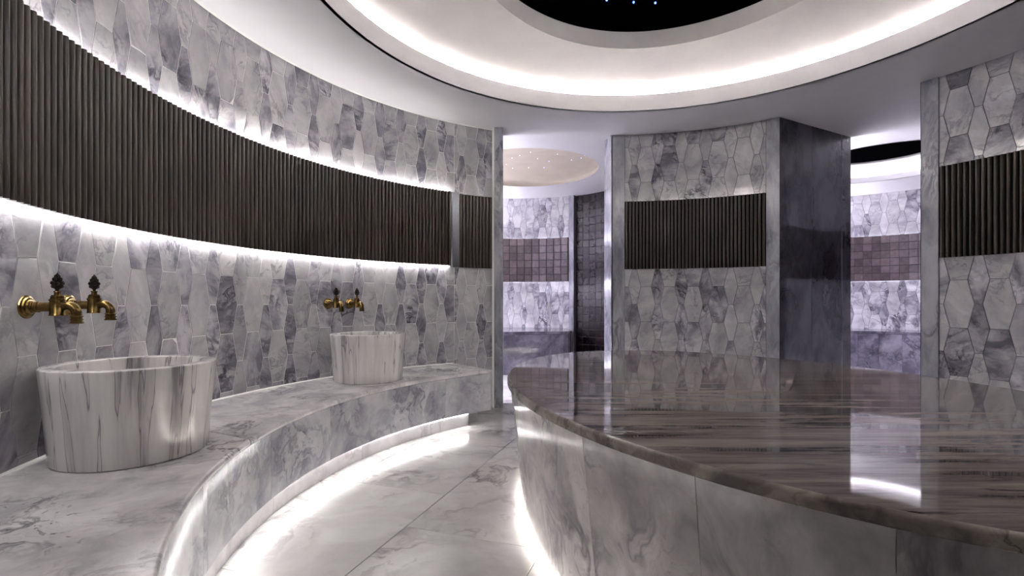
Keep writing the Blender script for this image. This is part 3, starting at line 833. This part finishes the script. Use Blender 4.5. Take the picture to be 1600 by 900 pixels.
v_, f_ = lathe([(0, -5.2), (3.9, -5.2), (4.0, -4.8), (3.7, -4.4), (3.55, 3.4), (3.9, 3.8), (3.9, 4.4), (3.2, 4.7), (0, 4.7)], 32)
TAP['body'] = fin('body', [(x, y + Yb, z) for x, y, z in v_], f_, M['brass'])
v_, f_ = lathe([(0, 4.6), (3.3, 4.6), (3.35, 5.2), (2.9, 5.4), (3.2, 5.7), (3.2, 6.2), (2.7, 6.4), (2.8, 6.9), (1.6, 7.1), (1.5, 8.4), (1.9, 8.7), (1.7, 9.2), (0, 9.3)], 28)
TAP['collar'] = fin('collar', [(x, y + Yb, z) for x, y, z in v_], f_, M['brass'])
sp = [(0, Yb + 2.5, 0.4)] + [(0, Yb + 5.2 + 4.4 * math.sin(k * math.pi / 16), -3.6 + 4.4 * math.cos(k * math.pi / 16)) for k in range(9)] + [(0, Yb + 9.6, -5.0)]
v_, f_ = tube(sp, [2.5] * len(sp), 20)
TAP['spout'] = fin('spout', v_, f_, M['brass'])
v_, f_ = lathe([(0, -5.0), (2.6, -5.0), (3.1, -5.4), (3.1, -6.0), (2.7, -6.3), (2.75, -6.9), (3.15, -7.2), (3.15, -7.8), (2.75, -8.1), (2.8, -8.7), (3.3, -9.0), (3.3, -9.8), (2.4, -9.9), (2.2, -7), (0, -7)], 28)
TAP['nozzle'] = fin('nozzle', [(x, y + Yb + 9.6, z) for x, y, z in v_], f_, M['brass'])
def palmette():
    """openwork-looking leaf key: lobed flat plate with raised buttons"""
    half = [(0.0, 0.0), (0.7, 0.3), (0.9, 1.2), (1.5, 1.7), (2.5, 2.0), (3.0, 2.9), (2.7, 3.8), (3.3, 4.4), (3.4, 5.3), (2.8, 6.1), (2.2, 6.3), (2.5, 7.1), (2.2, 8.0), (1.5, 8.4), (1.4, 9.2), (0.9, 9.9), (0.5, 10.1), (0.0, 11.0)]
    out = half + [(-x, z) for x, z in reversed(half[1:-1])]
    n = len(out); vs_ = []; fs = []
    for y, s in ((-0.55, 0.86), (-0.3, 1.0), (0.3, 1.0), (0.55, 0.86)):
        vs_ += [(x * s, y, (z - 5) * s + 5 + 9.0) for x, z in out]
    for r in range(3):
        for i in range(n): fs.append((r * n + i, r * n + (i + 1) % n, (r + 1) * n + (i + 1) % n, (r + 1) * n + i))
    fs.append(tuple(range(n))[::-1]); fs.append(tuple(3 * n + i for i in range(n)))
    for x, z, r in ((0, 4.6, 1.0), (1.9, 3.2, 0.7), (-1.9, 3.2, 0.7), (2.1, 5.2, 0.75), (-2.1, 5.2, 0.75), (1.2, 7.2, 0.7), (-1.2, 7.2, 0.7), (0, 8.9, 0.6)):
        for sgn in (1, -1):
            b, bf = uv_ball(r, 8, 5); k0 = len(vs_)
            vs_ += [(x + p[0], sgn * 0.55 + p[1] * 0.6, z + 9.0 + p[2]) for p in b]; fs += [tuple(i + k0 for i in q) for q in bf]
    return vs_, fs
v_, f_ = palmette()
TAP['handle'] = mesh('handle', v_, f_, M['bronze'], 'auto')
for px, h, lab in ((43, -3.0, 'brass wall tap nearest the left edge, above the big basin'),
                   (108, -2.2, 'brass wall tap above the big basin, second from the left edge'),
                   (513, -2.2, 'left one of the two small brass taps above the far basin'),
                   (546.6, -2.2, 'right one of the two small brass taps above the far basin')):
    a = ang_at(px, C, RL - 1)
    t = thing('wall_tap', lab, 'tap', (*on(C, RL - 0.1, a), h), 'brass wall taps')
    t.rotation_euler = (0, 0, math.radians(a) + math.pi / 2)
    for nm in ('flange', 'pipe', 'body', 'collar', 'spout', 'nozzle', 'handle'):
        o = link(nm, TAP[nm], t)
        if nm == 'handle':   # each key is turned its own way
            o['label'] = 'blackened leaf-shaped turning key'
            x, y = on(C, RL - Yb, a); look = math.atan2(-y, -x) - math.pi / 2
            o.location = (0, Yb * U, 0); o.rotation_euler = (0, 0, look - t.rotation_euler[2] + random.uniform(0.25, 0.5))

for o in bpy.data.objects:
    if '_o' in o: del o['_o']
